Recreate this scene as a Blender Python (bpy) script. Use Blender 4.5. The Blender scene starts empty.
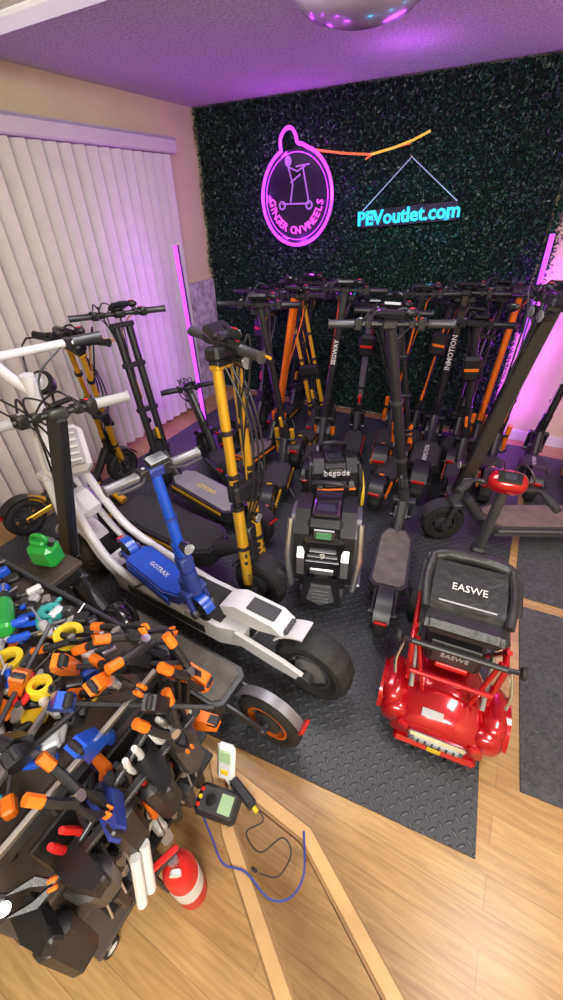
import bpy, bmesh, math, random
import numpy as np
from mathutils import Vector as V, Matrix
random.seed(7); np.random.seed(7)
ZV=V((0,0,1))
# ---------------------------------------------------------------- materials
def M(name,col,r=.5,m=0,nz=.12,ns=9,b=0,bs=80,em=None,es=0,coat=0,tr=0):
    mt=bpy.data.materials.new(name); mt.use_nodes=True
    nt=mt.node_tree; bs_=nt.nodes['Principled BSDF']
    tc=nt.nodes.new('ShaderNodeTexCoord'); no=nt.nodes.new('ShaderNodeTexNoise')
    no.inputs['Scale'].default_value=ns; no.inputs['Detail'].default_value=4
    nt.links.new(tc.outputs['Object'],no.inputs['Vector'])
    cr=nt.nodes.new('ShaderNodeValToRGB')
    cr.color_ramp.elements[0].position=.3; cr.color_ramp.elements[1].position=.7
    cr.color_ramp.elements[0].color=[c*(1-nz) for c in col[:3]]+[1]
    cr.color_ramp.elements[1].color=[min(1,c*(1+nz)) for c in col[:3]]+[1]
    nt.links.new(no.outputs['Fac'],cr.inputs['Fac']); nt.links.new(cr.outputs['Color'],bs_.inputs['Base Color'])
    bs_.inputs['Roughness'].default_value=r; bs_.inputs['Metallic'].default_value=m
    if coat: bs_.inputs['Coat Weight'].default_value=coat; bs_.inputs['Coat Roughness'].default_value=.08
    if tr: bs_.inputs['Transmission Weight'].default_value=tr
    if em: bs_.inputs['Emission Color'].default_value=(*em,1); bs_.inputs['Emission Strength'].default_value=es
    if b:
        n2=nt.nodes.new('ShaderNodeTexNoise'); n2.inputs['Scale'].default_value=bs; n2.inputs['Detail'].default_value=3
        nt.links.new(tc.outputs['Object'],n2.inputs['Vector'])
        bp=nt.nodes.new('ShaderNodeBump'); bp.inputs['Strength'].default_value=b; bp.inputs['Distance'].default_value=.01
        nt.links.new(n2.outputs['Fac'],bp.inputs['Height']); nt.links.new(bp.outputs['Normal'],bs_.inputs['Normal'])
    return mt
BLK=M('black_plastic',(.020,.020,.023),.36,b=.1,bs=200)
BLG=M('black_gloss',(.014,.014,.016),.15,coat=.6)
DG=M('dark_grey_metal',(.08,.082,.09),.38,.5)
GRY=M('grey_metal',(.26,.26,.28),.4,.6)
LG=M('light_grey_plastic',(.42,.42,.44),.45)
SIL=M('silver',(.6,.61,.63),.28,.85)
CHR=M('chrome',(.8,.8,.82),.12,1)
WHT=M('white_paint',(.8,.81,.84),.28,coat=.4,nz=.04)
WHP=M('white_plastic',(.78,.78,.77),.45,nz=.04)
RUB=M('rubber',(.022,.022,.023),.7,b=.4,bs=60)
GRIP=M('grip_tape',(.04,.04,.042),.85,b=.6,bs=400)
GRIPG=M('grip_tape_grey',(.17,.155,.14),.8,b=.6,bs=300,nz=.25,ns=20)
GRIPB=M('grip_tape_brown',(.2,.155,.12),.75,b=.5,bs=300,nz=.2,ns=14)
GRIPL=M('grip_tape_light',(.3,.3,.31),.8,b=.5,bs=300)
ORG=M('orange',(.95,.2,.015),.4)
ORD=M('orange_anodised',(.9,.19,.02),.32,.3)
GLD=M('gold_anodised',(.9,.50,.035),.28,.45,coat=.3)
GLP=M('gold_plastic',(.85,.5,.035),.32,.3)
BLU=M('blue_paint',(.015,.09,.6),.3,coat=.5)
BLD=M('dark_blue_plastic',(.03,.05,.28),.45)
RED=M('red_plastic',(.7,.02,.02),.35)
CRED=M('candy_red',(.55,.004,.012),.18,.45,coat=1,nz=.1)
GRN=M('green_plastic',(.02,.36,.05),.3,coat=.3)
YEL=M('yellow_plastic',(.85,.6,.03),.4)
TEAL=M('teal_plastic',(.05,.4,.38),.4)
PNK=M('pink_plastic',(.85,.12,.3),.4)
CLR=M('milky_plastic',(.7,.74,.76),.3)
TXT=M('decal_white',(.8,.8,.8),.5,nz=.02)
TXY=M('decal_yellow',(.9,.65,.05),.5,nz=.02)
TXG=M('decal_grey',(.5,.5,.52),.5,nz=.02)
LCD=M('lcd_green',(.3,.42,.25),.2,em=(.4,.6,.35),es=.25)
SCR=M('screen_green',(.02,.08,.03),.2,em=(.2,.7,.35),es=.25)
DARKSCR=M('screen_dark',(.03,.035,.05),.1,coat=.8)
TAIL=M('tail_light_red',(.5,.01,.01),.2,coat=.5)
LENS=M('lamp_lens',(.7,.72,.75),.08,.6,coat=1)
VIN=M('black_vinyl',(.024,.024,.026),.4,b=.8,bs=13)
DWD=M('dark_tray',(.08,.06,.05),.6,nz=.3)
OAK=M('oak_trim',(.55,.33,.14),.35,nz=.18,ns=6,coat=.2)
OAKD=M('oak_trim_edge',(.28,.15,.055),.4,nz=.2,ns=6)
GLASS=M('table_glass',(.93,.97,.95),.03,tr=1); GLASS.node_tree.nodes['Principled BSDF'].inputs['IOR'].default_value=1.15
CREAM=M('cream_wall',(.74,.67,.38),.8,b=.15,bs=90,nz=.05,ns=2)
NPUR=M('neon_purple',(.4,.05,.6),.3,em=(.60,.07,1),es=1.4)
NPUR2=M('led_tube_purple',(.4,.05,.6),.3,em=(.50,.08,1),es=1.6)
NPNK=M('neon_pink',(.5,.05,.4),.3,em=(1,.12,.85),es=.85)
NCYN=M('neon_cyan',(.02,.3,.5),.3,em=(.03,.62,1),es=1.2)
NOR=M('neon_orange',(.8,.2,.05),.3,em=(1,.18,.07),es=.55)
NYE=M('neon_yellow',(.8,.5,.1),.3,em=(1,.55,.05),es=.6)
ACR=M('smoked_acrylic',(.03,.02,.045),.15,coat=.5)
DIF=M('lamp_diffuser',(.8,.8,.8),.5,em=(1,.97,.93),es=.4)

# ---------------------------------------------------------------- mesh builder
def fr(x,up=ZV):
    x=V(x).normalized(); up=V(up)
    if abs(x.dot(up.normalized()))>.98: up=V((0,1,0))
    y=up.cross(x).normalized(); z=x.cross(y)
    return (x,y,z)
WF=(V((1,0,0)),V((0,1,0)),V((0,0,1)))
def cat(pts,k=6):
    pts=[V(p) for p in pts]; P=[pts[0]*2-pts[1]]+pts+[pts[-1]*2-pts[-2]]; o=[]
    for i in range(1,len(P)-2):
        a,b,c,d=P[i-1:i+3]
        for j in range(k):
            t=j/k
            o.append(.5*((2*b)+(c-a)*t+(2*a-5*b+4*c-d)*t*t+(3*b-a-3*c+d)*t**3))
    o.append(pts[-1]); return o
mod_r=[99]
class MB:
    def __init__(s,n): s.n=n; s.v=[]; s.f=[]; s.m=[]; s.mats=[]
    def add(s,vs,fs,m):
        if m not in s.mats: s.mats.append(m)
        k=s.mats.index(m); o=len(s.v)
        s.v+=[tuple(v) for v in vs]; s.f+=[tuple(i+o for i in f) for f in fs]; s.m+=[k]*len(fs)
    def tube(s,pts,r,m,n=10,loop=False):
        pts=[V(p) for p in pts]; N=len(pts); rs=r if isinstance(r,(list,tuple)) else [r]*N
        T=[]
        for i in range(N):
            a=pts[(i-1)%N] if (loop or i>0) else pts[i]; b=pts[(i+1)%N] if (loop or i<N-1) else pts[i]
            T.append((b-a).normalized())
        u=T[0].orthogonal().normalized(); vs=[]
        for i in range(N):
            u=(u-T[i]*u.dot(T[i])).normalized(); w=T[i].cross(u)
            for j in range(n):
                a=2*math.pi*j/n; vs.append(pts[i]+(u*math.cos(a)+w*math.sin(a))*rs[i])
        fs=[]
        for i in range(N if loop else N-1):
            for j in range(n):
                i2=(i+1)%N
                fs.append((i*n+j,i*n+(j+1)%n,i2*n+(j+1)%n,i2*n+j))
        if not loop: fs+=[tuple(range(n)),tuple((N-1)*n+j for j in range(n))]
        s.add(vs,fs,m)
    def box(s,c,size,m,F=WF,b=.004,tp=(1,1)):
        c=V(c); h=[x/2 for x in size]; b=min(b,min(h)*.9); vs=[]
        C=[(x,y,z) for x in(-1,1) for y in(-1,1) for z in(-1,1)]
        for q in C:
            for a in range(3):
                p=[q[k]*(h[k]-(0 if k==a else b)) for k in range(3)]
                if q[2]>0: p[0]*=tp[0]; p[1]*=tp[1]
                vs.append(c+F[0]*p[0]+F[1]*p[1]+F[2]*p[2])
        I={q:i*3 for i,q in enumerate(C)}; fs=[]
        for a in range(3):
            o=[k for k in range(3) if k!=a]
            for sg in(-1,1):
                f=[]
                for (p,q) in((-1,-1),(1,-1),(1,1),(-1,1)):
                    t=[0,0,0]; t[a]=sg; t[o[0]]=p; t[o[1]]=q; f.append(I[tuple(t)]+a)
                fs.append(f)
            for p in(-1,1):
                for q in(-1,1):
                    t=[0,0,0]; t[o[0]]=p; t[o[1]]=q; t[a]=-1; i1=I[tuple(t)]; t[a]=1; i2=I[tuple(t)]
                    fs.append((i1+o[0],i2+o[0],i2+o[1],i1+o[1]))
        for q in C: fs.append((I[q],I[q]+1,I[q]+2))
        s.add(vs,fs,m)
    def prism(s,ol,c,F,t,m):
        c=V(c); n=len(ol); vs=[c+F[0]*x+F[1]*y+F[2]*k for k in(-t/2,t/2) for x,y in ol]
        fs=[tuple(range(n)),tuple(range(n,2*n))]+[(i,(i+1)%n,n+(i+1)%n,n+i) for i in range(n)]
        s.add(vs,fs,m)
    def lathe(s,c,ax,prof,m,n=24,closed=False,mod=None):
        c=V(c); ax=V(ax).normalized(); u=ax.orthogonal().normalized(); w=ax.cross(u); vs=[]; k=len(prof)
        for j in range(n):
            a=2*math.pi*j/n; f=1 if not mod else mod(j)
            for (x,r) in prof: vs.append(c+ax*x+(u*math.cos(a)+w*math.sin(a))*(r*(f if r>mod_r[0] else 1)))
        fs=[]
        for j in range(n):
            j2=(j+1)%n
            for i in range(k if closed else k-1):
                i2=(i+1)%k; fs.append((j*k+i,j*k+i2,j2*k+i2,j2*k+i))
        if not closed:
            fs+=[tuple(j*k for j in range(n)),tuple(j*k+k-1 for j in range(n))]
        s.add(vs,fs,m)
    def ell(s,c,rad,m,F=WF,n=16,k=10,p=1.0,zmin=-1):
        c=V(c); vs=[]; 
        sg=lambda x,e: math.copysign(abs(x)**e,x)
        for i in range(k+1):
            th=math.pi*i/k; zz=max(zmin,-math.cos(th)); rr=max(0,math.sin(th))
            for j in range(n):
                a=2*math.pi*j/n
                vs.append(c+F[0]*rad[0]*sg(math.cos(a),p)*rr**p+F[1]*rad[1]*sg(math.sin(a),p)*rr**p+F[2]*rad[2]*sg(zz,p))
        fs=[(i*n+j,i*n+(j+1)%n,(i+1)*n+(j+1)%n,(i+1)*n+j) for i in range(k) for j in range(n)]
        s.add(vs,fs,m)
    def arc(s,c,F,R,t,w,a0,a1,m,k=12):
        ol=[]; 
        for i in range(k+1):
            a=a0+(a1-a0)*i/k; ol.append((math.cos(a)*R,math.sin(a)*R))
        for i in range(k,-1,-1):
            a=a0+(a1-a0)*i/k; ol.append((math.cos(a)*(R+t),math.sin(a)*(R+t)))
        c=V(c); n=len(ol); h=k+1
        vs=[c+F[0]*x+F[2]*y+F[1]*q for q in(-w/2,w/2) for x,y in ol]
        fs=[]
        for i in range(k):
            a,b,cc,d=i,i+1,2*h-2-i,2*h-1-i
            fs+= [(a,b,cc,d),(a+n,b+n,cc+n,d+n),(a,b,b+n,a+n),(d,cc,cc+n,d+n)]
        fs+=[(0,2*h-1,2*h-1+n,n),(h-1,h,h+n,h-1+n)]
        s.add(vs,fs,m)
    def wheel(s,c,ax,R,w,rim=DG,tyre=RUB,knob=False,sp=6,ring=None):
        c=V(c); ax=V(ax).normalized(); ri=R*.62 if w<.075 else R*.55
        n=56 if knob else 36; mod_r[0]=R*.93
        pr=[(-w*.34,ri),(-w*.5,R*.74),(-w*.48,R*.88),(-w*.3,R*.985),(0,R),(w*.3,R*.985),(w*.48,R*.88),(w*.5,R*.74),(w*.34,ri)]
        s.lathe(c,ax,pr,tyre,n,closed=True,mod=(lambda j:1 if (j//2)%2 else .955) if knob else None)
        mod_r[0]=99
        s.lathe(c,ax,[(-w*.4,ri*1.02),(-w*.4,ri*.92),(w*.4,ri*.92),(w*.4,ri*1.02)],ring or rim,32,closed=True)
        s.lathe(c,ax,[(-w*.5,R*.08),(-w*.5,R*.2),(-w*.38,R*.4),(w*.38,R*.4),(w*.5,R*.2),(w*.5,R*.08)],rim,20)
        u=ax.orthogonal().normalized(); v=ax.cross(u)
        for i in range(sp):
            a=2*math.pi*i/sp; d=u*math.cos(a)+v*math.sin(a)
            s.box(c+d*(R*.25+ri*.92)/2,(ri*.92-R*.2,R*.13,w*.5),rim,fr(d,ax),b=.003)
    def text(s,st,o,xd,yd,size,m,ex=.001,al='CENTER',off=0):
        cu=bpy.data.curves.new('t','FONT'); cu.body=st; cu.size=size; cu.align_x=al; cu.align_y='CENTER'; cu.extrude=ex; cu.resolution_u=2; cu.offset=off
        ob=bpy.data.objects.new('t',cu); bpy.context.collection.objects.link(ob)
        dg=bpy.context.evaluated_depsgraph_get(); me=ob.evaluated_get(dg).to_mesh()
        xd=V(xd).normalized(); yd=V(yd); yd=(yd-xd*yd.dot(xd)).normalized(); zd=xd.cross(yd)
        s.add([V(o)+xd*v.co.x+yd*v.co.y+zd*v.co.z for v in me.vertices],[tuple(p.vertices) for p in me.polygons],m)
        bpy.data.objects.remove(ob)
    def make(s,origin=None,ang=35):
        me=bpy.data.meshes.new(s.n)
        o=V(origin) if origin is not None else V(np.mean(np.array(s.v),axis=0))
        me.from_pydata([tuple(V(v)-o) for v in s.v],[],s.f)
        for m in s.mats: me.materials.append(m)
        me.polygons.foreach_set('material_index',s.m)
        bm=bmesh.new(); bm.from_mesh(me); bmesh.ops.recalc_face_normals(bm,faces=bm.faces); bm.to_mesh(me); bm.free()
        me.shade_smooth(); me.set_sharp_from_angle(angle=math.radians(ang))
        ob=bpy.data.objects.new(s.n,me); ob.location=o; bpy.context.collection.objects.link(ob); return ob

# ---------------------------------------------------------------- room
XL,XR,YB,YF,HC=-2.92,1.5,3.84,-1.6,2.44
MT=.008
def slab(name,c,size,m):
    b=MB(name); b.box(c,size,m,b=.001); return b.make(c)
fm=bpy.data.materials.new('wood_planks'); fm.use_nodes=True; nt=fm.node_tree; B=nt.nodes['Principled BSDF']
tc=nt.nodes.new('ShaderNodeTexCoord'); mp=nt.nodes.new('ShaderNodeMapping'); nt.links.new(tc.outputs['Object'],mp.inputs[0])
br=nt.nodes.new('ShaderNodeTexBrick'); nt.links.new(mp.outputs[0],br.inputs['Vector'])
br.inputs['Color1'].default_value=(.56,.35,.15,1); br.inputs['Color2'].default_value=(.48,.285,.115,1); br.inputs['Mortar'].default_value=(.32,.19,.08,1)
br.inputs['Scale'].default_value=1; br.inputs['Brick Width'].default_value=1.1; br.inputs['Row Height'].default_value=.09; br.inputs['Mortar Size'].default_value=.001
mp2=nt.nodes.new('ShaderNodeMapping'); mp2.inputs['Scale'].default_value=(2,26,1); nt.links.new(tc.outputs['Object'],mp2.inputs[0])
nz=nt.nodes.new('ShaderNodeTexNoise'); nz.inputs['Scale'].default_value=2.2; nz.inputs['Detail'].default_value=8; nz.inputs['Distortion'].default_value=1.2; nt.links.new(mp2.outputs[0],nz.inputs['Vector'])
rp=nt.nodes.new('ShaderNodeValToRGB'); rp.color_ramp.elements[0].color=(.76,.72,.66,1); rp.color_ramp.elements[1].color=(1.08,1.08,1.08,1); rp.color_ramp.elements[0].position=.3; rp.color_ramp.elements[1].position=.65
nt.links.new(nz.outputs['Fac'],rp.inputs[0])
mx=nt.nodes.new('ShaderNodeMixRGB'); mx.blend_type='MULTIPLY'; mx.inputs[0].default_value=1; nt.links.new(br.outputs['Color'],mx.inputs[1]); nt.links.new(rp.outputs[0],mx.inputs[2])
nt.links.new(mx.outputs[0],B.inputs['Base Color']); B.inputs['Roughness'].default_value=.3
slab('floor',((XL+XR)/2,(YB+YF)/2,-.03),(XR-XL+.2,YB-YF+.2,.06),fm)
cm=M('popcorn_ceiling',(.64,.61,.63),.95,nz=.28,ns=70,b=1,bs=90)
slab('ceiling',((XL+XR)/2,(YB+YF)/2,HC+.03),(XR-XL+.2,YB-YF+.2,.06),cm)
slab('wall_left',(XL-.05,(YB+YF)/2,HC/2),(.1,YB-YF,HC),CREAM)
slab('wall_back',((XL+XR)/2,YB+.05,HC/2),(XR-XL+.2,.1,HC),CREAM)
slab('wall_right',(XR+.05,(YB+YF)/2,HC/2),(.1,YB-YF,HC),CREAM)
slab('wall_front',((XL+XR)/2,YF-.05,HC/2),(XR-XL+.2,.1,HC),CREAM)
b=MB('window_1'); gm=M('dusk_glass',(.05,.05,.07),.1)
b.box((XL+.012,1.45,1.05),(.02,3.6,2.05),gm)
for y in(-.35,1.45,3.22): b.box((XL+.025,y,1.05),(.04,.06,2.1),WHP)
b.box((XL+.025,1.45,2.07),(.04,3.6,.05),WHP); b.box((XL+.025,1.45,.03),(.04,3.6,.05),WHP); b.make()
blm=M('blind_fabric',(.68,.63,.60),.6,nz=.05,b=.1,bs=120)
b=MB('vertical_blinds')
y=-.42
while y<3.27:
    a=math.radians(40+random.uniform(-6,6)); F=(V((math.sin(a),math.cos(a),0)),V((math.cos(a),-math.sin(a),0)),ZV)
    c=V((XL+.10,y,0)); ol=[(-.056,0),(-.025,.012),(.025,.012),(.056,0),(.025,.010),(-.025,.010)]
    vs=[];n=6
    for z in(.04,2.1): vs+=[c+F[0]*p+F[1]*q+ZV*z for p,q in ol]
    b.add(vs,[tuple(range(n)),tuple(range(n,2*n))]+[(k,(k+1)%n,n+(k+1)%n,n+k) for k in range(n)],blm)
    y+=.104
b.make(ang=60)
b=MB('blinds_valance'); b.box((XL+.09,1.42,2.155),(.16,3.8,.10),blm,b=.01); b.box((XL+.172,1.42,2.19),(.01,3.8,.012),LG); b.make()
b=MB('leaning_panel'); pm=M('marbled_panel',(.55,.5,.52),.5,nz=.5,ns=14); b.box((XL+.03,3.58,.58),(.03,.40,1.16),pm); b.make()
for nm,c,sz in(('baseboard_back',((XL+XR)/2,YB-.008,.045),(XR-XL,.016,.09)),('baseboard_left',(XL+.008,3.55,.045),(.014,.5,.09)),('baseboard_right',(XR-.008,1.1,.045),(.016,5.2,.09))):
    slab(nm,c,sz,WHP)
# hedge
hx0,hx1,hz0,hz1=XL+.01,.03,.02,HC-.005
N=85000
cx=np.random.uniform(hx0,hx1,N); cz=np.random.uniform(hz0,hz1,N); cy=YB-.03-np.random.uniform(0,.045,N)
k_=4000; cx[:k_]=hx1+np.abs(np.random.normal(0,.03,k_)); cz[:k_]=np.random.uniform(.9,2.2,k_)
cy-=np.sin(cx*14+1)*np.sin(cz*13)*.012
L=np.random.uniform(.008,.017,N); Wd=L*np.random.uniform(.3,.5,N)
d=np.random.normal(size=(N,3)); d[:,1]=d[:,1]*.6-.3; d/=np.linalg.norm(d,axis=1)[:,None]
q=np.random.normal(size=(N,3)); e=np.cross(d,q); e/=np.linalg.norm(e,axis=1)[:,None]
C=np.stack([cx,cy,cz],1)
vv=np.stack([C-d*L[:,None],C+e*Wd[:,None],C+d*L[:,None],C-e*Wd[:,None]],1).reshape(-1,3)
vv[:,1]=np.minimum(vv[:,1],YB-.012); vv[:,2]=np.clip(vv[:,2],.01,HC-.002); vv[:,0]=np.maximum(vv[:,0],XL+.003)
me=bpy.data.meshes.new('artificial_hedge_wall'); nb=len(vv)
back=[(hx0,YB-.022,hz0),(hx1-.02,YB-.022,hz0),(hx1-.02,YB-.022,hz1),(hx0,YB-.022,hz1),(hx0,YB-.004,hz0),(hx1-.02,YB-.004,hz0),(hx1-.02,YB-.004,hz1),(hx0,YB-.004,hz1)]
fs=[(4*i,4*i+1,4*i+2,4*i+3) for i in range(N)]+[tuple(nb+k for k in f) for f in((0,1,2,3),(4,5,6,7),(0,1,5,4),(2,3,7,6),(0,3,7,4),(1,2,6,5))]
me.from_pydata(vv.tolist()+back,[],fs)
for m in(M('leaf_dark',(.008,.032,.021),.4,nz=.35,ns=40),M('leaf_mid',(.015,.062,.036),.4,nz=.35,ns=40),M('leaf_light',(.05,.14,.085),.35,nz=.35,ns=40),M('hedge_backing',(.003,.008,.007),.9)): me.materials.append(m)
mi=np.random.choice([0,1,2],N,p=[.55,.34,.11]).tolist()+[3]*6
me.polygons.foreach_set('material_index',mi)
ob=bpy.data.objects.new('artificial_hedge_wall',me); bpy.context.collection.objects.link(ob)
# ---------------------------------------------------------------- mats
mm=bpy.data.materials.new('diamond_plate_rubber'); mm.use_nodes=True; nt=mm.node_tree; B=nt.nodes['Principled BSDF']
def nd(op,a,b_=None,c=None):
    n=nt.nodes.new('ShaderNodeMath'); n.operation=op
    for i,x in enumerate((a,b_,c)):
        if x is None: continue
        if isinstance(x,(int,float)): n.inputs[i].default_value=x
        else: nt.links.new(x,n.inputs[i])
    return n.outputs[0]
tc=nt.nodes.new('ShaderNodeTexCoord'); mp=nt.nodes.new('ShaderNodeMapping'); mp.inputs['Rotation'].default_value=(0,0,math.radians(45)); mp.inputs['Scale'].default_value=(30,30,30)
nt.links.new(tc.outputs['Object'],mp.inputs[0]); sx=nt.nodes.new('ShaderNodeSeparateXYZ'); nt.links.new(mp.outputs[0],sx.inputs[0])
x,y=sx.outputs[0],sx.outputs[1]
fx=nd('SUBTRACT',nd('FRACT',x),.5); fy=nd('SUBTRACT',nd('FRACT',y),.5)
par=nd('MODULO',nd('ADD',nd('ADD',nd('FLOOR',x),nd('FLOOR',y)),1000),2)
ax_=nd('ABSOLUTE',fx); ay_=nd('ABSOLUTE',fy)
def ellp(a,b_): return nd('SQRT',nd('ADD',nd('POWER',nd('DIVIDE',a,.5),2),nd('POWER',nd('DIVIDE',b_,.17),2)))
e1=ellp(ax_,ay_); e2=ellp(ay_,ax_)
dd=nd('ADD',nd('MULTIPLY',e1,par),nd('MULTIPLY',e2,nd('SUBTRACT',1,par)))
mr=nt.nodes.new('ShaderNodeMapRange'); mr.interpolation_type='SMOOTHSTEP'; mr.inputs['From Min'].default_value=1.15; mr.inputs['From Max'].default_value=.6; nt.links.new(dd,mr.inputs['Value'])
bp=nt.nodes.new('ShaderNodeBump'); bp.inputs['Strength'].default_value=.8; bp.inputs['Distance'].default_value=.006; nt.links.new(mr.outputs[0],bp.inputs['Height']); nt.links.new(bp.outputs[0],B.inputs['Normal'])
cr=nt.nodes.new('ShaderNodeValToRGB'); cr.color_ramp.elements[0].color=(.05,.054,.064,1); cr.color_ramp.elements[1].color=(.09,.095,.11,1); nt.links.new(mr.outputs[0],cr.inputs[0]); nt.links.new(cr.outputs[0],B.inputs['Base Color'])
B.inputs['Roughness'].default_value=.45
def mat_(name,pts,z,t,m):
    b=MB(name); b.prism(pts,(0,0,z+t/2),WF,t,m); return b.make((0,0,0))
mat_('diamond_plate_mat',[(-2.55,.36),(-.8,.487),(.352,.603),(.325,.93),(.36,3.7),(-2.6,3.7)],.0,MT,mm)
rm=M('grey_floor_mat',(.085,.088,.095),.85,b=1,bs=120,nz=.35,ns=60)
mat_('carpet_mat',[(.47,.88),(1.15,.95),(1.1,1.86),(.414,1.80)],.0,MT,rm)
mat_('carpet_mat.001',[(.385,1.87),(1.2,1.93),(1.2,3.6),(.385,3.6)],.0,MT,rm)
# ---------------------------------------------------------------- neon signs etc.
b=MB('round_neon_sign'); yy=YB-.13; c=V((-1.885,yy,1.80)); Rr=.32
ring=[]
for i in range(64):
    a=math.pi/2-.42+ -(2*math.pi-.84)*i/63
    ring.append(c+V((math.cos(a)*Rr,0,math.sin(a)*Rr*1.03)))
knob=[c+V((-.129,0,.297)),c+V((-.14,0,.33)),c+V((-.135,0,.385)),c+V((-.09,0,.43)),c+V((-.04,0,.43)),c+V((-.005,0,.39)),c+V((.01,0,.345)),c+V((.06,0,.33)),c+V((.129,0,.297))]
b.tube(ring+cat(knob,4)[1:-1],.014,NPUR,8,loop=True)
b.tube([V((c.x+math.cos(a)*.285,yy,c.z+math.sin(a)*.29)) for a in[2*math.pi*i/48 for i in range(48)]],.004,NPUR,6,loop=True)
disc=[(math.cos(2*math.pi*i/48)*.31,math.sin(2*math.pi*i/48)*.315) for i in range(48)]
b.prism(disc,(c.x,yy+.02,c.z),(V((1,0,0)),V((0,0,1)),V((0,-1,0))),.008,ACR)
for i,ch in enumerate('GINGER ON WHEELS'):
    a=math.radians(188+(352-188)*i/15); p=c+V((math.cos(a)*.225,-.008,math.sin(a)*.225))
    if ch!=' ': b.text(ch,p,V((-math.sin(a),0,math.cos(a))),V((-math.cos(a),0,-math.sin(a))),.08,NPNK,.004,off=.0015)
nf=M('neon_fig',(.3,.1,.4),.4,em=(.6,.25,.9),es=.4)
for pts in([(-.13,-.04),(.12,-.04)],[(.12,-.04),(.06,.2)],[(.0,.2),(.12,.21)],[(-.05,-.03),(-.03,.09),(-.07,.2)],[(-.05,.1),(.04,.15)],[(-.07,.2),(.01,.17),(.08,.2)]):
    b.tube([c+V((p[0],-.004,p[1])) for p in pts],.006,nf,6)
for q in(.12,-.13): b.lathe(c+V((q,-.004,-.05)),(0,1,0),[(-.004,.02),(-.004,.032),(.004,.032),(.004,.02)],nf,18,closed=True)
b.ell(c+V((-.07,-.004,.235)),(.03,.01,.035),nf)
b.tube([c+V((0,.0,.30)),V((c.x,YB-.03,2.2))],.002,BLK,5)
b.make()
b=MB('text_neon_sign'); o=V((-.955,YB-.12,1.67)); xd=V((.99,0,.07)).normalized(); up=V((0,0,1))
b.text('PEVoutlet.com',o,xd,up,.129,NCYN,.006,off=.0033)
b.box(o+V((0,.016,0)),(.72,.006,.115),ACR,(xd,V((0,1,0)),V((0,1,0)).cross(xd)*-1),b=.002)
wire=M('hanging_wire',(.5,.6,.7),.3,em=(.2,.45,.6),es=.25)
for sx_ in(-.35,.35): b.tube([o+xd*sx_+V((0,0,.055)),V((-.975,YB-.1,2.01))],.0035,wire,5)
b.ell((-.975,YB-.1,2.01),(.01,.01,.01),CHR)
b.make()
b=MB('neon_arrow_strip')
b.tube([(-1.78,YB-.1,2.10),(-1.5,YB-.1,2.06),(-1.28,YB-.1,2.04)],.008,NOR,8)
b.tube([(-1.28,YB-.1,2.04),(-1.1,YB-.1,2.07),(-.98,YB-.1,2.10),(-.87,YB-.1,2.14)],.008,NYE,8)
b.tube([(-1.32,YB-.1,2.015),(-1.27,YB-.1,2.04),(-1.0,YB-.1,2.085)],.006,NOR,8); b.make()
def ledbar(name,x,y,x2,y2,h,z0=0):
    b=MB(name); b.tube([(x,y,z0+.03),(x2,y2,h)],.016,NPUR2,8)
    b.tube([(x,y+.022,z0+.01),(x2,y2+.022,h)],.014,BLK,8); b.lathe((x,y,z0),ZV,[(0,.1),(.012,.1),(.02,.03)],BLK,20); b.make((x,y,z0))
ledbar('led_corner_lamp',-2.36,2.72,-2.40,2.72,1.53,MT)
ledbar('led_corner_lamp.001',.12,3.60,.05,3.64,1.56,MT)
b=MB('ceiling_dome_light'); dm_=M('frosted_dome',(.5,.42,.52),.25,coat=.4)  # mauve base colour carries the purple LED light falling on the unlit bowl
b.lathe((-.83,2.15,HC),V((0,0,-1)),[(0,.06),(0,.28),(.03,.28),(.03,.265),(.07,.25),(.11,.2),(.135,.11),(.14,.01)],dm_,40); b.make()
b=MB('fluorescent_fixture'); b.box((-1.95,1.63,HC-.028),(1.5,.2,.055),WHP,b=.02); b.box((-1.95,1.63,HC-.06),(1.4,.13,.02),DIF,b=.008); b.make()

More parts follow.
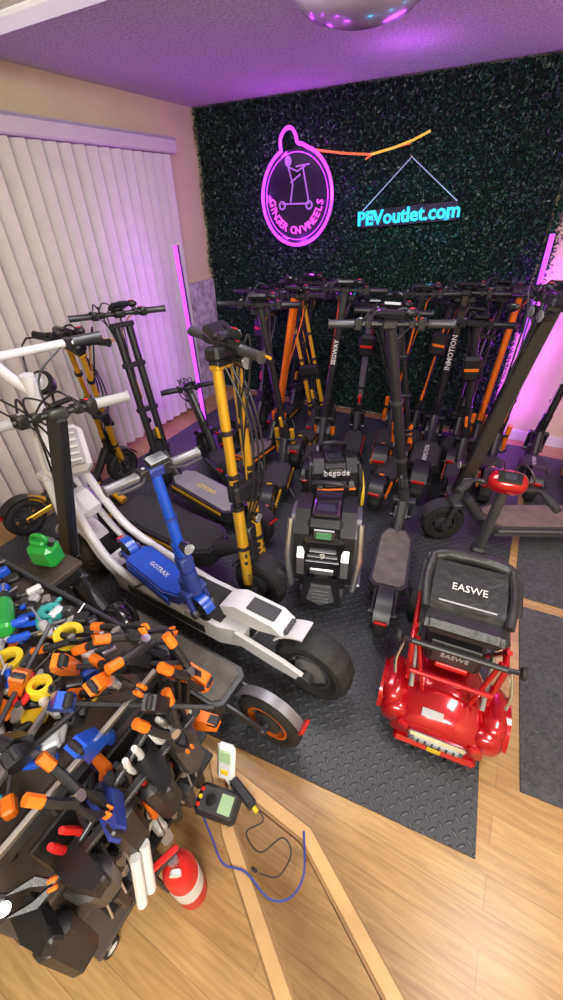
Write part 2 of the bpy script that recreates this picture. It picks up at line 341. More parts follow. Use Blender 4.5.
# ---------------------------------------------------------------- scooter
def scooter(name,rear,front,bar,R=.11,w=.055,dw=.17,dh=.06,sm=BLK,style='tube',sr=.024,dm=GRIP,body=BLK,ac=ORG,bl=.27,bd=None,rim=DG,susp=False,
            txt=None,tm=TXT,tn=None,zb=MT,grip=BLK,barm=BLK,knob=False,fen=None,ring=None,spm=None,ts=.035,dz=None,cable=True,scr=DARKSCR,ex=0,fw=1.15):
    b=MB(name); r=V((rear[0],rear[1],zb+R)); f=V((front[0],front[1],zb+R)); bar=V(bar); fen=fen or body
    Ln=(f-r).length; d=(f-r).normalized(); s=ZV.cross(d); FD=(d,s,ZV); dz=zb+(dz or R*1.1)
    x0=R*1.2; x1=Ln-R*1.75; lc=(x0+x1)/2; ll=x1-x0; P=lambda x,y,z: V((r.x,r.y,0))+d*x+s*y+ZV*z
    ol=[(x0,-dw*.36),(x0+.03,-dw*.5),(x1-.08,-dw*.5),(x1,-dw*.3),(x1,dw*.3),(x1-.08,dw*.5),(x0+.03,dw*.5),(x0,dw*.36)]
    o2=V((r.x,r.y,dz)); b.prism(ol,o2,FD,dh,body)
    il=[(lc+(x-lc)*.94,y*.86) for x,y in ol]; b.prism(il,o2+ZV*(dh/2+.003),FD,.008,dm)
    for sg in(-1,1):
        b.box(P(lc,sg*dw*.505,dz+dh*.12),(ll*.8,.008,dh*.28),ac,FD,b=.002)
        b.box(P(lc,sg*dw*.5,dz-dh*.35),(ll*.86,.014,dh*.25),body,FD)
        b.box((P(x0+.03,sg*(w/2+.02),dz)+P(0,sg*(w/2+.02),zb+R))/2,(R*1.4+.04,.016,.035),ac if susp else body,fr(P(x0+.03,0,dz)-P(0,0,zb+R),ZV))
        b.tube([P(0,sg*(w/2+.034),zb+R),P(0,sg*(w/2),zb+R)],.016,DG,10)
    if susp:
        b.tube([P(x0-.01,0,dz+dh*.6),P(x0-.10,0,dz+.10)],.026,ac,12)
    if txt and dm: b.text(txt,P(lc,0,dz+dh/2+.008),d,s,dw*.22,tm,.0005)
    b.wheel(r,s,R,w,rim,RUB,knob,ring=ring); b.wheel(f,s,R,w,rim,RUB,knob,ring=ring)
    b.arc(r,FD,R*1.08,.007,w*fw,math.radians(20),math.radians(150),fen)
    b.box(r+d*(-R*1.05)+ZV*(R*.62),(.014,w*.9,.03),TAIL,fr(V(-d)+ZV*-.6),b=.004)
    b.arc(f,FD,R*1.08,.006,w*fw,math.radians(25),math.radians(150),fen)
    hb=f+ZV*(R+.07)-d*.045; u=(bar-hb).normalized()
    b.tube([P(x1-.06,0,dz),P(x1+.02,0,dz+.03),hb-d*.05-ZV*.01],[dh*.5,dh*.48,.03],body,10)
    b.tube([hb-u*.05,hb+u*.06],.034,body,14)
    b.box(hb-u*.035,(.05,w+.07,.022),body,(d,s,ZV))
    for sg in(-1,1):
        a=hb-u*.03+s*sg*(w/2+.022); e=f+s*sg*(w/2+.022)
        if susp:
            b.tube([a+u*.08,e+(a-e)*.45],.019,ac,12); b.tube([e+(a-e)*.5,e],.014,SIL,10)
            for k in range(7): 
                p=e+(a-e)*(.15+.07*k); b.lathe(p,(a-e),[(-.003,.014),(-.003,.021),(.003,.021),(.003,.014)],spm or ac,12,closed=True)
        else: b.tube([a,e],.013,body,8)
        b.tube([e-s*.012,e+s*.012],.022,DG,12)
    ss=(s-u*s.dot(u)).normalized(); Lb=(bar-hb).length
    if style=='tube':
        b.tube([hb,bar-u*.02],[sr*1.15,sr],sm,14)
        for k in(.25,.6): b.tube([hb+u*Lb*k,hb+u*Lb*(k+.02)],sr*1.35,body,14)
    elif style=='flat':
        F=tuple(q.normalized() for q in (ss,u.cross(ss),u))
        b.box((hb+bar)/2,(sr*1.5,sr*2.4,Lb-.02),sm,F,b=.008)
        b.box((hb+bar)/2+F[1]*sr*1.2,(sr*.5,.004,Lb*.7),ac,F,b=.001)
    else:
        for sg in(-1,1):
            if style=='gold':
                q=ss*sg*.056
                b.tube([hb-u*.18+q,hb+u*.26+q],sr*1.3,sm,14); b.tube([hb+u*.26+q,hb+u*.38+q],sr*.8,BLK,12); b.tube([hb+u*.38+q,bar-u*.07+q],sr*1.05,sm,14)
                for k in(.04,.26,.42,.62): b.lathe(hb+q+u*k,u,[(-.01,sr),(-.01,sr*1.55),(.01,sr*1.55),(.01,sr)],BLK,14,closed=True)
            else: b.tube([hb-u*.02+ss*sg*.045,bar-u*.05+ss*sg*.045],sr,sm,12)
        for k in(.0,.4,.93) if style=='gold' else (.0,.33,.66,.93): b.box(hb+u*Lb*k,(.05,.15,.03),body,(u.cross(ss),ss,u))
        if style=='gold':
            b.box(bar-u*.03,(.07,.17,.05),BLK,(u.cross(ss),ss,u),b=.01); b.box(bar-u*.08,(.05,.16,.02),sm,(u.cross(ss),ss,u),b=.006)
            b.box(hb+u*.33,(.07,.17,.09),BLK,(u.cross(ss),ss,u),b=.015)
            for k in range(3): b.tube(cat([bar+ss*(.04-.04*k)-u*.02,bar+ss*(.05-.03*k)-u*.3+d*.09,hb+ss*(.06-.04*k)+u*.35+d*.07,hb-d*.06],5),.005,BLK,6)
    b.box(hb+u*.1,(.055,.06,.07),body,(d,s,u),b=.008); b.box(hb+u*.13-d*.04,(.03,.02,.08),ac,(d,s,u))
    if txt and ts:
        n=V(tn) if tn else -d; n=(n-u*n.dot(u)).normalized()
        b.text(txt,hb+u*((bar-hb).length*.55)+n*(sr*1.22+.002),u,n.cross(u),ts,tm,.001,off=.0006)
    bd=V(bd).normalized() if bd else s
    b.tube([bar-bd*bl,bar-bd*.1,bar,bar+bd*.1,bar+bd*bl],.0135,barm,10)
    b.box(bar,(.05,.07,.045),body,(d,bd,ZV),b=.01)
    if ex&1:
        for sg in(-1,1):
            p=bar+d*.05+bd*sg*.05-ZV*.05; b.tube([p-d*.03,p+d*.02],[.02,.032],BLG,14); b.tube([p+d*.02,p+d*.024],.027,LENS,14)
        b.box(bar-ZV*.05+d*.02,(.03,.13,.03),BLK,(d,bd,ZV))
    if ex&2:
        b.box(bar+bd*.0+ZV*.045-d*.02,(.07,.12,.035),BLG,fr(d-ZV*.5,ZV),b=.01); b.ell(bar+bd*.09+ZV*.05,(.025,.03,.02),BLK,(d,bd,ZV)); b.box(bar+bd*.09+ZV*.068,(.02,.02,.004),RED,(d,bd,ZV),b=.001)
        b.tube([bar-bd*.11+ZV*.0,bar-bd*.11+ZV*.05],.006,BLK,8)
    if ex&4:
        b.tube(cat([bar+bd*(bl-.13),bar+bd*(bl-.1)+ZV*.06,bar+bd*(bl-.05)+ZV*.09],3),.004,BLK,6); b.ell(bar+bd*(bl-.04)+ZV*.10,(.012,.04,.026),BLG,(d,bd,ZV))
        b.box(bar-u*.28-d*.05,(.07,.12,.17),BLK,(d,ss,u),b=.02); b.box(bar-u*.28-d*.087,(.004,.09,.02),ac,(d,ss,u),b=.001)
    for sg in(-1,1):
        g0=bar+bd*sg*(bl-.11); g1=bar+bd*sg*(bl+.01)
        b.tube([g0,g0+bd*sg*.01,g1-bd*sg*.01,g1],[.022,.019,.019,.023],grip,12)
        b.box(g0-bd*sg*.025,(.045,.035,.05),BLK,(d,bd,ZV)); b.box(g0-bd*sg*.07,(.035,.03,.034),BLK,(d,bd,ZV)); b.box(g0-bd*sg*.03+ZV*.026,(.012,.012,.006),RED if sg>0 else LG,(d,bd,ZV),b=.002)
        b.tube(cat([g0-bd*sg*.02+d*.02,g0+d*.055+bd*sg*.02,g0+d*.05+bd*sg*.1],3),.006,ac if susp else DG,6)
        if cable:
            b.tube(cat([g0-bd*sg*.03+d*.02,g0-bd*sg*.08+d*.09+ZV*.05,bar+d*.09+bd*sg*.04-ZV*.08,hb+u*(bar-hb).length*.55+d*.03],5),.0045,BLK,5)
            b.tube(cat([g0-bd*sg*.03+d*.02,g0-bd*sg*.1+d*.06-ZV*.05,bar+d*.06+bd*sg*.02-ZV*.17,hb+u*(bar-hb).length*.4+d*.028],5),.004,ac if sg>0 else BLK,5)
            b.tube(cat([g0-bd*sg*.05+d*.01,bar+bd*sg*.05+d*.05+ZV*.06,bar-bd*sg*.04+d*.07-ZV*.03,hb+u*(bar-hb).length*.7+d*.03],5),.004,BLK,5)
    b.box(bar-d*.005+ZV*.035+bd*.02,(.05,.085,.018),BLG,fr(d-ZV*.4),b=.006); b.box(bar-d*.007+ZV*.0455+bd*.02,(.034,.06,.002),scr,fr(d-ZV*.4),b=.0005)
    hl=hb+u*.2+d*.05; b.tube([hl-d*.02,hl+d*.02],[.02,.027],BLG,14); b.tube([hl+d*.02,hl+d*.024],.023,LENS,14)
    b.tube([P(lc*.9,-dw*.4,dz-dh*.4),P(lc*.9-.05,-dw*.75,zb+.01)],.007,DG,6)
    return b.make((r.x,r.y,zb))
S='electric_scooter'
scooter(S,(-.43,.62),(-1.56,.66),(-1.36,.78,1.17),R=.14,w=.065,dw=.19,dh=.07,style='flat',sr=.03,sm=BLK,body=DG,fen=GRY,dm=GRIPG,ac=BLK,bl=.25,bd=(.45,.9,0),rim=DG,ring=ORD,grip=LG,fw=.6)
scooter(S,(-2.0,1.27),(-.82,1.2),(-.97,1.29,1.33),R=.15,w=.09,dw=.26,dh=.10,style='gold',sr=.021,sm=GLD,body=BLK,dm=GRIP,ac=GLD,bl=.24,bd=(.9,-.38,.0),rim=DG,ring=BLK,susp=True,knob=True,spm=BLK,dz=.24,grip=DG,ex=3)
scooter(S,(-1.1,1.62),(-2.1,1.84),(-2.2,1.88,1.23),R=.13,w=.07,dw=.22,dh=.08,style='double',sr=.024,sm=BLK,dm=GRIPL,ac=GLD,bl=.28,bd=(.57,.82,0),grip=DG,txt='OKULEY',ts=0,tm=TXY,knob=True,ex=2)
scooter(S,(-2.5,.98),(-2.42,1.75),(-2.2,1.5,1.17),R=.13,w=.07,dw=.2,style='gold',sr=.016,sm=GLD,ac=GLD,bl=.27,susp=True,bd=(1,.1,0),ex=2,spm=BLK)
scooter(S,(-1.15,1.84),(-1.36,2.5),(-1.46,2.36,1.25),R=.12,w=.075,dw=.2,sm=BLK,style='tube',ac=GLD,susp=True,bl=.26,bd=(1,.3,0),ring=GLD,knob=True,ex=3)
scooter(S,(-1.62,2.08),(-1.56,2.78),(-1.41,2.76,1.24),sm=ORD,style='flat',sr=.026,ac=ORG,bl=.24,bd=(1,-.15,.08),dm=GRIPG,ring=ORG,ex=2,susp=True)
scooter(S,(-1.0,2.2),(-1.2,2.9),(-1.1,2.92,1.27),sm=BLK,style='flat',sr=.03,ac=BLK,txt='SEGWAY',bl=.28,bd=(1,.2,0),ts=.045,knob=True,R=.14,w=.09,susp=True,ex=3,dw=.22,spm=ORG)
scooter(S,(-.86,2.55),(-1.03,3.25),(-.93,3.02,1.16),sm=GRY,style='tube',sr=.022,ac=RED,bl=.22,bd=(1,-.2,-.06),ex=4)
scooter(S,(-.64,2.68),(-.76,3.42),(-.64,3.25,1.22),sm=BLK,style='flat',ac=ORG,bl=.25,bd=(1,.1,.05),sr=.024,ring=ORG,R=.13,w=.09,knob=True,susp=True,ex=2)
scooter(S,(-.31,2.52),(-.39,3.32),(-.36,3.3,1.24),sm=BLG,style='flat',sr=.032,ac=BLK,txt='INMOTION',ts=.05,bl=.28,bd=(1,.05,0),R=.14,w=.09,knob=True,ex=3,dw=.22)
scooter(S,(-.0,2.80),(-.06,3.45),(-.03,3.42,1.22),sm=ORD,style='flat',sr=.028,ac=ORG,bl=.26,bd=(1,.08,.03),susp=True,ex=2)
scooter(S,(-.2,1.32),(-.33,2.13),(-.52,2.0,1.29),R=.115,w=.065,sm=BLK,style='tube',sr=.026,dm=GRIPG,body=DG,ac=DG,bl=.28,bd=(.92,.38,.0),dw=.19,grip=DG,ex=2)
scooter(S,(.85,2.62),(-.08,2.17),(.13,2.4,1.36),R=.13,w=.075,sm=BLG,style='flat',sr=.034,dm=GRIPB,body=DG,ac=GRY,bl=.3,bd=(-.4,.9,0),dw=.24,knob=True,ex=3)
scooter(S,(.40,2.88),(.38,3.45),(.46,3.40,1.22),R=.12,w=.07,sm=BLG,style='flat',sr=.032,txt='INMOTION',ts=.05,ac=BLK,bl=.27,bd=(1,.1,0),knob=True,tn=(-.5,-1,0),ex=1)
scooter(S,(-1.98,2.55),(-2.02,3.3),(-1.98,3.28,1.16),sm=BLK,style='tube',ac=RED,bl=.26,bd=(1,.25,0),R=.12,w=.07,knob=True,ex=4)
scooter(S,(-1.36,3.0),(-1.42,3.5),(-1.33,3.45,1.14),sm=ORD,style='tube',sr=.022,ac=ORG,bl=.24,bd=(1,-.1,.08))
scooter(S,(-1.72,2.95),(-1.76,3.5),(-1.62,3.44,1.22),sm=BLK,style='double',sr=.016,ac=GLD,bl=.26,bd=(1,.15,0),knob=True,ex=2)
scooter(S,(-.50,2.85),(-.56,3.5),(-.46,3.46,1.13),sm=BLK,style='flat',sr=.022,ac=ORG,bl=.25,bd=(1,-.15,-.06),ring=ORG,ex=4)
scooter(S,(-.17,2.95),(-.21,3.52),(-.17,3.48,1.25),sm=BLK,style='double',sr=.014,ac=GRY,bl=.26,bd=(1,.1,.05),knob=True,ex=1)
scooter(S,(.12,2.72),(.10,3.3),(.17,3.14,1.29),sm=BLK,style='tube',sr=.024,ac=ORG,bl=.24,bd=(1,.2,0),knob=True,R=.12,w=.08,susp=True,ex=3)
scooter(S,(-1.42,1.98),(-2.05,2.32),(-2.12,2.3,.62),sm=BLK,style='flat',sr=.03,ac=GRY,bl=.2,bd=(.5,.85,0),R=.12,w=.07,dw=.21)
scooter(S,(.66,2.95),(.70,3.5),(.76,3.45,1.2),sm=ORD,style='flat',sr=.03,ac=ORG,bl=.24,bd=(1,.05,0),knob=True)
scooter(S,(-.53,2.28),(-.56,2.98),(-.72,2.8,1.18),sm=BLK,style='double',sr=.017,ac=ORG,bl=.24,bd=(1,.35,-.04),knob=True,R=.12,w=.08,susp=True,spm=ORG,ex=2)
scooter(S,(-1.82,2.4),(-1.88,3.05),(-1.76,2.98,1.12),sm=BLK,style='flat',sr=.024,ac=GRY,bl=.25,bd=(1,-.3,.05),knob=True,R=.12,w=.075,ex=3)
scooter(S,(-1.28,2.55),(-1.36,3.1),(-1.52,2.98,1.2),sm=GLD,style='gold',sr=.014,ac=GLD,bl=.22,bd=(1,.2,0),knob=True,R=.12,w=.075,susp=True,spm=BLK,ex=1)
scooter(S,(-.08,2.48),(-.12,3.1),(-.22,2.96,1.12),sm=BLK,style='tube',sr=.024,ac=ORG,bl=.22,bd=(1,-.25,.08),R=.12,w=.07,ex=4,ring=ORG)
scooter('kids_electric_scooter',(-1.42,.92),(-.86,.80),(-1.02,.86,.98),R=.06,w=.04,dw=.15,dh=.05,zb=.30,sm=BLU,style='tube',sr=.021,body=BLD,dm=BLU,ac=BLU,bl=.18,bd=(.3,.95,0),barm=GRY,grip=GRY,txt='GOTRAX',ts=0,cable=False,fen=BLU)

# ---------------------------------------------------------------- white fat tyre e-bike
b=MB('white_electric_bike'); r=V((-.37,.89,.175+MT)); f=V((-1.83,.95,.175+MT)); d=(f-r).normalized(); s=ZV.cross(d); FD=(d,s,ZV)
P=lambda x,y,z: V((r.x,r.y,0))+d*x+s*y+ZV*z; Ln=(f-r).length
b.wheel(r,s,.175,.12,GRY,knob=True,sp=8,ring=DG); b.wheel(f,s,.175,.12,GRY,knob=True,sp=8)
b.prism([(.3,-.07),(.42,-.11),(1.08,-.11),(1.2,-.06),(1.2,.06),(1.08,.11),(.42,.11),(.3,.07)],V((r.x,r.y,.215)),FD,.11,WHT)
b.box(P(.75,0,.274),(.66,.17,.012),GRIP,FD); b.box(P(.36,0,.225),(.14,.1,.09),BLK,FD,b=.02)
for sg in(-1,1):
    b.prism([(-.02,.165),(-.02,.2),(.1,.235),(.34,.265),(.36,.2),(.15,.17)],P(0,sg*.085,0),(d,ZV,s),.02,WHT)
    b.tube([P(0,sg*.1,.18),P(0,sg*.06,.18)],.03,DG,14)
    b.box(P(.75,sg*.112,.2),(.5,.008,.05),DG,FD)
    b.tube(cat([P(.62,sg*.1,.25),P(1.0,sg*.11,.3),P(1.2,sg*.09,.42),P(1.33,sg*.06,.7),P(1.38,sg*.03,.95)],5),.021,WHT,12)
    b.tube(cat([P(1.0,sg*.1,.2),P(1.22,sg*.08,.3),P(1.36,sg*.05,.55),P(1.40,0,.8)],5),.017,WHT,12)
    b.tube([P(1.42,sg*.08,.72),P(Ln,sg*.08,.18)],[.024,.016],WHT,12)
b.arc(r,FD,.19,.008,.1,math.radians(30),math.radians(80),WHT,10)
b.prism([(.12,.0),(.17,.035),(.36,.04),(.44,.0),(.42,-.05),(.24,-.04)],P(0,0,.345),(d,ZV,s),.11,WHT)
b.tube([P(.3,0,.24),P(.32,0,.33)],.02,BLK,10)
b.box(P(.24,0,.388),(.14,.07,.008),DG,FD); b.box(P(.28,-.056,.345),(.14,.006,.03),BLK,FD); b.box(P(.115,0,.35),(.02,.08,.025),DG,FD)
b.arc(f,FD,.19,.01,.12,math.radians(20),math.radians(140),WHT,14)
b.box(P(1.44,0,.72),(.06,.2,.04),WHT,FD); b.tube([P(1.43,0,.68),P(1.39,0,1.2)],.028,WHT,14)
hb=P(1.37,-.02,.82); Fh=fr(V((.5,-.35,.5)))
b.box(hb,(.13,.21,.23),WHP,Fh,b=.03); b.box(hb+Fh[0]*.065,(.02,.17,.18),LG,Fh,b=.01)
for k in range(5): b.box(hb+Fh[0]*.078+Fh[2]*(-.065+.032*k),(.01,.14,.012),WHP,Fh,b=.003)
b.box(hb+Fh[0]*.078+Fh[2]*.0,(.012,.055,.055),DG,Fh,b=.006)
b.box(P(1.33,0,.55),(.1,.13,.16),WHT,fr(V((.6,0,.5))),b=.03)
bc=P(1.46,.09,1.28)
b.tube([P(1.40,0,1.12),P(1.44,.05,1.2),bc],.024,WHT,12)
hd=V((.3,.95,0)).normalized()
b.tube([bc-hd*.34,bc-hd*.1,bc,bc+hd*.1,bc+hd*.34],.018,WHT,12)
for sg in(-1,1):
    b.tube([bc+hd*sg*.34,bc+hd*sg*.47],.022,DG,12); b.box(bc+hd*sg*.32,(.04,.04,.04),BLK); b.tube([bc+hd*sg*.32+V((-.03,0,0)),bc+hd*sg*.44+V((-.06,0,-.01))],.006,GLP,6)
    b.tube(cat([bc+hd*sg*.3,bc+hd*sg*.2+V((-.12,0,.0)),P(1.42,0,.9)],5),.005,BLK,5)
    b.tube(cat([bc+hd*sg*.3,bc+hd*sg*.1+V((.1,0,-.1)),P(1.3,0,.95)],5),.005,BLK,5)
hl=P(1.40,-.06,1.14); nn=V((.4,-.6,.5)).normalized(); b.lathe(hl,nn,[(-.05,.02),(-.03,.045),(.02,.055),(.03,.048),(.03,.02)],BLG,24); b.lathe(hl,nn,[(.03,.02),(.034,.038),(.036,.01)],LENS,20)
b.make()

# ---------------------------------------------------------------- electric unicycles
def euc(name,c,yaw,h,w,body,ac,scr,panel):
    b=MB(name); c=V((c[0],c[1],MT)); d=V((math.cos(yaw),math.sin(yaw),0)); s=ZV.cross(d); F=(d,s,ZV)
    Rw=h*.34; b.wheel(c+ZV*Rw,s,Rw,.1,DG,knob=True)
    for sg in(-1,1):
        ol=[(-h*.26,h*.34),(-h*.3,h*.55),(-h*.22,h*.84),(-h*.08,h*.93),(h*.12,h*.93),(h*.26,h*.8),(h*.31,h*.52),(h*.27,h*.32),(h*.12,h*.24),(-h*.1,h*.24)]
        b.prism(ol,c+s*sg*(w*.31),(d,ZV,s),w*.2,body)
        ol2=[(x*.78,h*.58+(z-h*.58)*.78) for x,z in ol]; b.prism(ol2,c+s*sg*(w*.43),(d,ZV,s),w*.1,panel)
        b.box(c+s*sg*(w*.5)+ZV*h*.66,(h*.16,w*.1,h*.2),RUB,F,b=.02)
        b.box(c+s*sg*(w*.42)+ZV*h*.2,(h*.34,.1,.025),panel,F,b=.006)
        b.tube([c+s*sg*(w*.26)+ZV*h*.5+d*h*.26,c+s*sg*(w*.26)+ZV*Rw*.5+d*h*.24],.022,SIL,12); b.tube([c+s*sg*(w*.26)+ZV*h*.42+d*h*.27,c+s*sg*(w*.26)+ZV*h*.3+d*h*.26],.027,BLK,12)
        b.tube([c+s*sg*(w*.47)+ZV*h*.86+d*h*.16,c+s*sg*(w*.49)+ZV*h*.6+d*h*.27,c+s*sg*(w*.44)+ZV*h*.3+d*h*.3],.016,ac,8)
        b.prism([(h*.2,h*.8),(h*.33,h*.62),(h*.33,h*.45),(h*.28,h*.45),(h*.28,h*.6),(h*.17,h*.78)],c+s*sg*(w*.3),(d,ZV,s),w*.1,ac)
    b.box(c+ZV*h*.8,(h*.46,w*.55,h*.2),body,F,b=.03)
    b.box(c+d*h*.27+ZV*h*.62,(h*.1,w*.56,h*.34),BLG,fr(d+ZV*.12),b=.02)
    b.box(c+d*h*.325+ZV*h*.5,(.02,w*.34,h*.06),ac,fr(d),b=.006)
    for k in range(3): b.box(c+d*h*.32+ZV*(h*(.6+.05*k)),(.02,w*(.46-.05*k),.006),panel,fr(d))
    b.prism([(-w*.3,h*.12),(w*.3,h*.12),(w*.24,h*.42),(-w*.24,h*.42)],c+d*h*.33,(s,ZV,d),.02,BLK)
    b.prism([(-w*.2,h*.2),(0,h*.14),(w*.2,h*.2),(w*.14,h*.36),(-w*.14,h*.36)],c+d*h*.35,(s,ZV,d),.012,ac)
    for k in range(4): b.box(c+d*h*.36+ZV*(h*(.19+.04*k)),(.012,w*.26,.006),BLK,fr(d))
    b.box(c+d*h*.1+ZV*h*.93,(h*.22,w*.36,.035),BLG,F,b=.01); b.box(c+d*h*.12+ZV*(h*.93+.019),(.05,.08,.003),DARKSCR,F,b=.001)
    b.box(c+d*h*.27+ZV*h*.82,(.02,w*.3,.05),BLG,fr(d+ZV*.5),b=.006); b.box(c+d*h*.288+ZV*h*.823,(.004,w*.2,.03),scr,fr(d+ZV*.5),b=.001)
    b.tube(cat([c-d*h*.18+ZV*h*.88-s*w*.22,c-d*h*.1+ZV*h*1.02-s*w*.2,c-d*h*.1+ZV*h*1.02+s*w*.2,c-d*h*.18+ZV*h*.88+s*w*.22],5),.014,BLK,8)
    return b,c,d,s
b,c,d,s=euc('electric_unicycle',(-.57,1.46),math.radians(-72),.63,.35,BLK,SIL,SCR,GRY); b.text('9',c+d*.215+ZV*.42,s,ZV+d*.2,.06,TXT); b.make()
b,c,d,s=euc('electric_unicycle',(-.80,2.10),math.radians(-60),.5,.33,BLK,BLK,DARKSCR,DG); b.text('begode',c+d*.165+ZV*.42,s,ZV,.055,TXT,.004)
b.arc(c+ZV*.2+s*.18,(d,s,ZV),.14,.012,.02,math.radians(-20),math.radians(100),YEL); b.box(c+d*.15+ZV*.3,(.05,.25,.012),ORG,fr(d)); b.make()

# ---------------------------------------------------------------- red mobility scooter
b=MB('mobility_scooter'); O=V((.165,1.2,0)); yaw=math.radians(6); d=V((-math.sin(yaw),math.cos(yaw),0)); s=V((math.cos(yaw),math.sin(yaw),0)); FD=(s,d,ZV)
P=lambda x,y,z: O+s*x+d*y+ZV*z
for sg in(-1,1):
    b.wheel(P(sg*.235,-.19,.11),s,.11,.07,GRY,sp=5); b.wheel(P(sg*.2,.42,.09),s,.09,.055,GRY,sp=5)
    b.arc(P(sg*.23,-.19,.11),(d,s,ZV),.118,.02,.1,math.radians(5),math.radians(165),CRED,14)
    b.ell(P(sg*.218,-.19,.20),(.062,.13,.055),CRED,FD,18,10,.8)
    b.ell(P(sg*.195,-.30,.15),(.07,.06,.07),CRED,FD,18,10,.8)
    b.wheel(P(sg*.07,-.37,.035),s,.032,.022,DG,sp=4); b.tube([P(sg*.07,-.3,.09),P(sg*.07,-.37,.035)],.008,SIL,8)
def sect(y,hw,z0,z1,n=14):
    return [P(-math.cos(math.pi*i/n)*hw,y,z0+(z1-z0)*max(0,math.sin(math.pi*i/n))**.55) for i in range(n+1)]
secs=[(-.375,.16,.09,.16),(-.36,.2,.075,.2),(-.31,.215,.07,.24),(-.2,.215,.07,.275),(-.08,.2,.07,.29),(.03,.17,.07,.26),(.08,.13,.08,.2)]
vs=[];n=15
for q in secs: vs+=sect(*q)
fs=[(i*n+j,i*n+(j+1)%n,(i+1)*n+(j+1)%n,(i+1)*n+j) for i in range(len(secs)-1) for j in range(n)]+[tuple(range(n)),tuple((len(secs)-1)*n+j for j in range(n))]
b.add(vs,fs,CRED)
b.box(P(0,-.385,.135),(.25,.03,.065),CHR,FD,b=.012); b.box(P(0,-.4,.135),(.19,.012,.03),LG,FD,b=.004)
for k in range(6): b.box(P(-.075+.03*k,-.405,.135),(.008,.01,.028),DG,FD,b=.001)
for sg in(-1,1): b.box(P(sg*.15,-.372,.165),(.05,.025,.03),TAIL,fr(s+d*sg*.5,ZV),b=.008)
b.box(P(.0,-.40,.085),(.06,.008,.03),YEL,FD,b=.002); b.box(P(0,-.375,.065),(.36,.05,.035),CRED,FD,b=.015)
b.box(P(-.04,-.325,.243),(.09,.035,.006),LG,fr(s,V((0,-.6,1))),b=.001)
b.box(P(0,.2,.1),(.36,.42,.035),BLK,FD,b=.012); b.box(P(0,.2,.121),(.32,.38,.006),RUB,FD)
b.box(P(0,.42,.16),(.3,.16,.09),CRED,FD,b=.03,tp=(.7,.7))
SZ=.05; SY=.10
for sg in(-1,1):
    b.tube([P(sg*.17,-.2,.27),P(sg*.19,-.27+SY,.44+SZ),P(sg*.19,.1+SY,.50+SZ)],.014,CRED,10)
    b.tube([P(sg*.15,.08,.2),P(sg*.19,-.22+SY,.50+SZ)],.012,CRED,10)
    b.tube([P(sg*.15,-.25,.28),P(sg*.19,.12+SY,.49+SZ)],.012,SIL,10)
    b.tube([P(sg*.10,-.24,.27),P(sg*.17,-.25+SY,.46+SZ)],.010,CRED,10)
    b.tube([P(sg*.19,-.27+SY,.45+SZ),P(sg*.235,-.28+SY,.47+SZ)],.011,BLK,10)
    b.wheel(P(sg*.25,-.27+SY,.46+SZ),s,.027,.02,DG,sp=4)
    b.tube(cat([P(sg*.22,-.14,.46),P(sg*.24,-.2,.38),P(sg*.23,-.24,.33)],4),.008,CHR,8)
    b.box(P(sg*.205,0+SY,.60+SZ),(.03,.18,.02),BLK,fr(s,(d*-.3+ZV)),b=.008)
b.tube([P(-.2,-.27+SY,.45+SZ),P(.2,-.27+SY,.45+SZ)],.013,BLK,10); b.tube([P(-.17,-.22,.36),P(.17,-.22,.36)],.013,CRED,10)
b.box(P(0,-.02,.39),(.25,.2,.15),BLK,FD,b=.02); b.box(P(0,-.13,.40),(.19,.01,.09),DG,FD); b.box(P(0,-.14,.35),(.14,.012,.03),RED,FD)
b.text('EASWE',P(0,-.138,.42),s,ZV,.038,TXG,.001)
b.box(P(0,-.07+SY,.525+SZ),(.37,.32,.055),VIN,FD,b=.026)
Fb=fr(s,(d*-.30+ZV).normalized())
b.box(P(0,-.01+SY,.585+SZ),(.36,.27,.055),VIN,Fb,b=.027)
b.box(P(0,-.20+SY,.515+SZ),(.33,.06,.085),VIN,FD,b=.025)
b.tube(cat([P(-.19,.11+SY,.62+SZ),P(-.1,.13+SY,.65+SZ),P(.1,.13+SY,.65+SZ),P(.19,.11+SY,.62+SZ)],5),.034,VIN,12)
for sg in(-1,1): b.tube(cat([P(sg*.17,-.16+SY,.57+SZ),P(sg*.185,-.02+SY,.61+SZ),P(sg*.17,.11+SY,.65+SZ)],4),.02,VIN,10)
b.text('EASWE',P(0,-.04+SY,.585+SZ)+Fb[2]*.0285+Fb[1]*.01,s,Fb[1],.048,TXT,.0012)
b.box(P(0,-.01+SY,.585+SZ)+Fb[2]*.027-Fb[1]*.095,(.24,.008,.004),LG,Fb,b=.001)
t0=P(.03,.44,.2); t1=P(.06,.43,1.0)
b.tube([t0,P(.04,.43,.6)],.032,BLK,14); b.tube([P(.04,.43,.6),t1],.024,DG,12); b.box(P(.04,.43,.55),(.07,.07,.16),BLK,FD,b=.012)
b.ell(t1+ZV*.03,(.085,.055,.05),CRED,fr(s,V((0,-.5,1))),20,12,.75); b.box(t1+ZV*.073-d*.025,(.10,.06,.012),BLG,fr(s,V((0,-.5,1))),b=.004)
b.box(t1+ZV*.081-d*.028,(.05,.03,.003),DARKSCR,fr(s,V((0,-.5,1))),b=.001)
for sg in(-1,1):
    b.tube(cat([t1+s*sg*.05,t1+s*sg*.13-d*.01+ZV*.02,t1+s*sg*.17-d*.06+ZV*.01],4),.011,BLK,10); b.tube([t1+s*sg*.16-d*.04+ZV*.012,t1+s*sg*.2-d*.11],.017,RUB,10)
    b.tube(cat([t1+s*sg*.08,t1+s*sg*.1+ZV*.07,t1+s*sg*.03+ZV*.1+d*.05,t1-ZV*.15],5),.004,BLK,5)
ob=b.make(O); ob.scale=(.84,.84,.84); ob.location=(.12,1.165,MT)

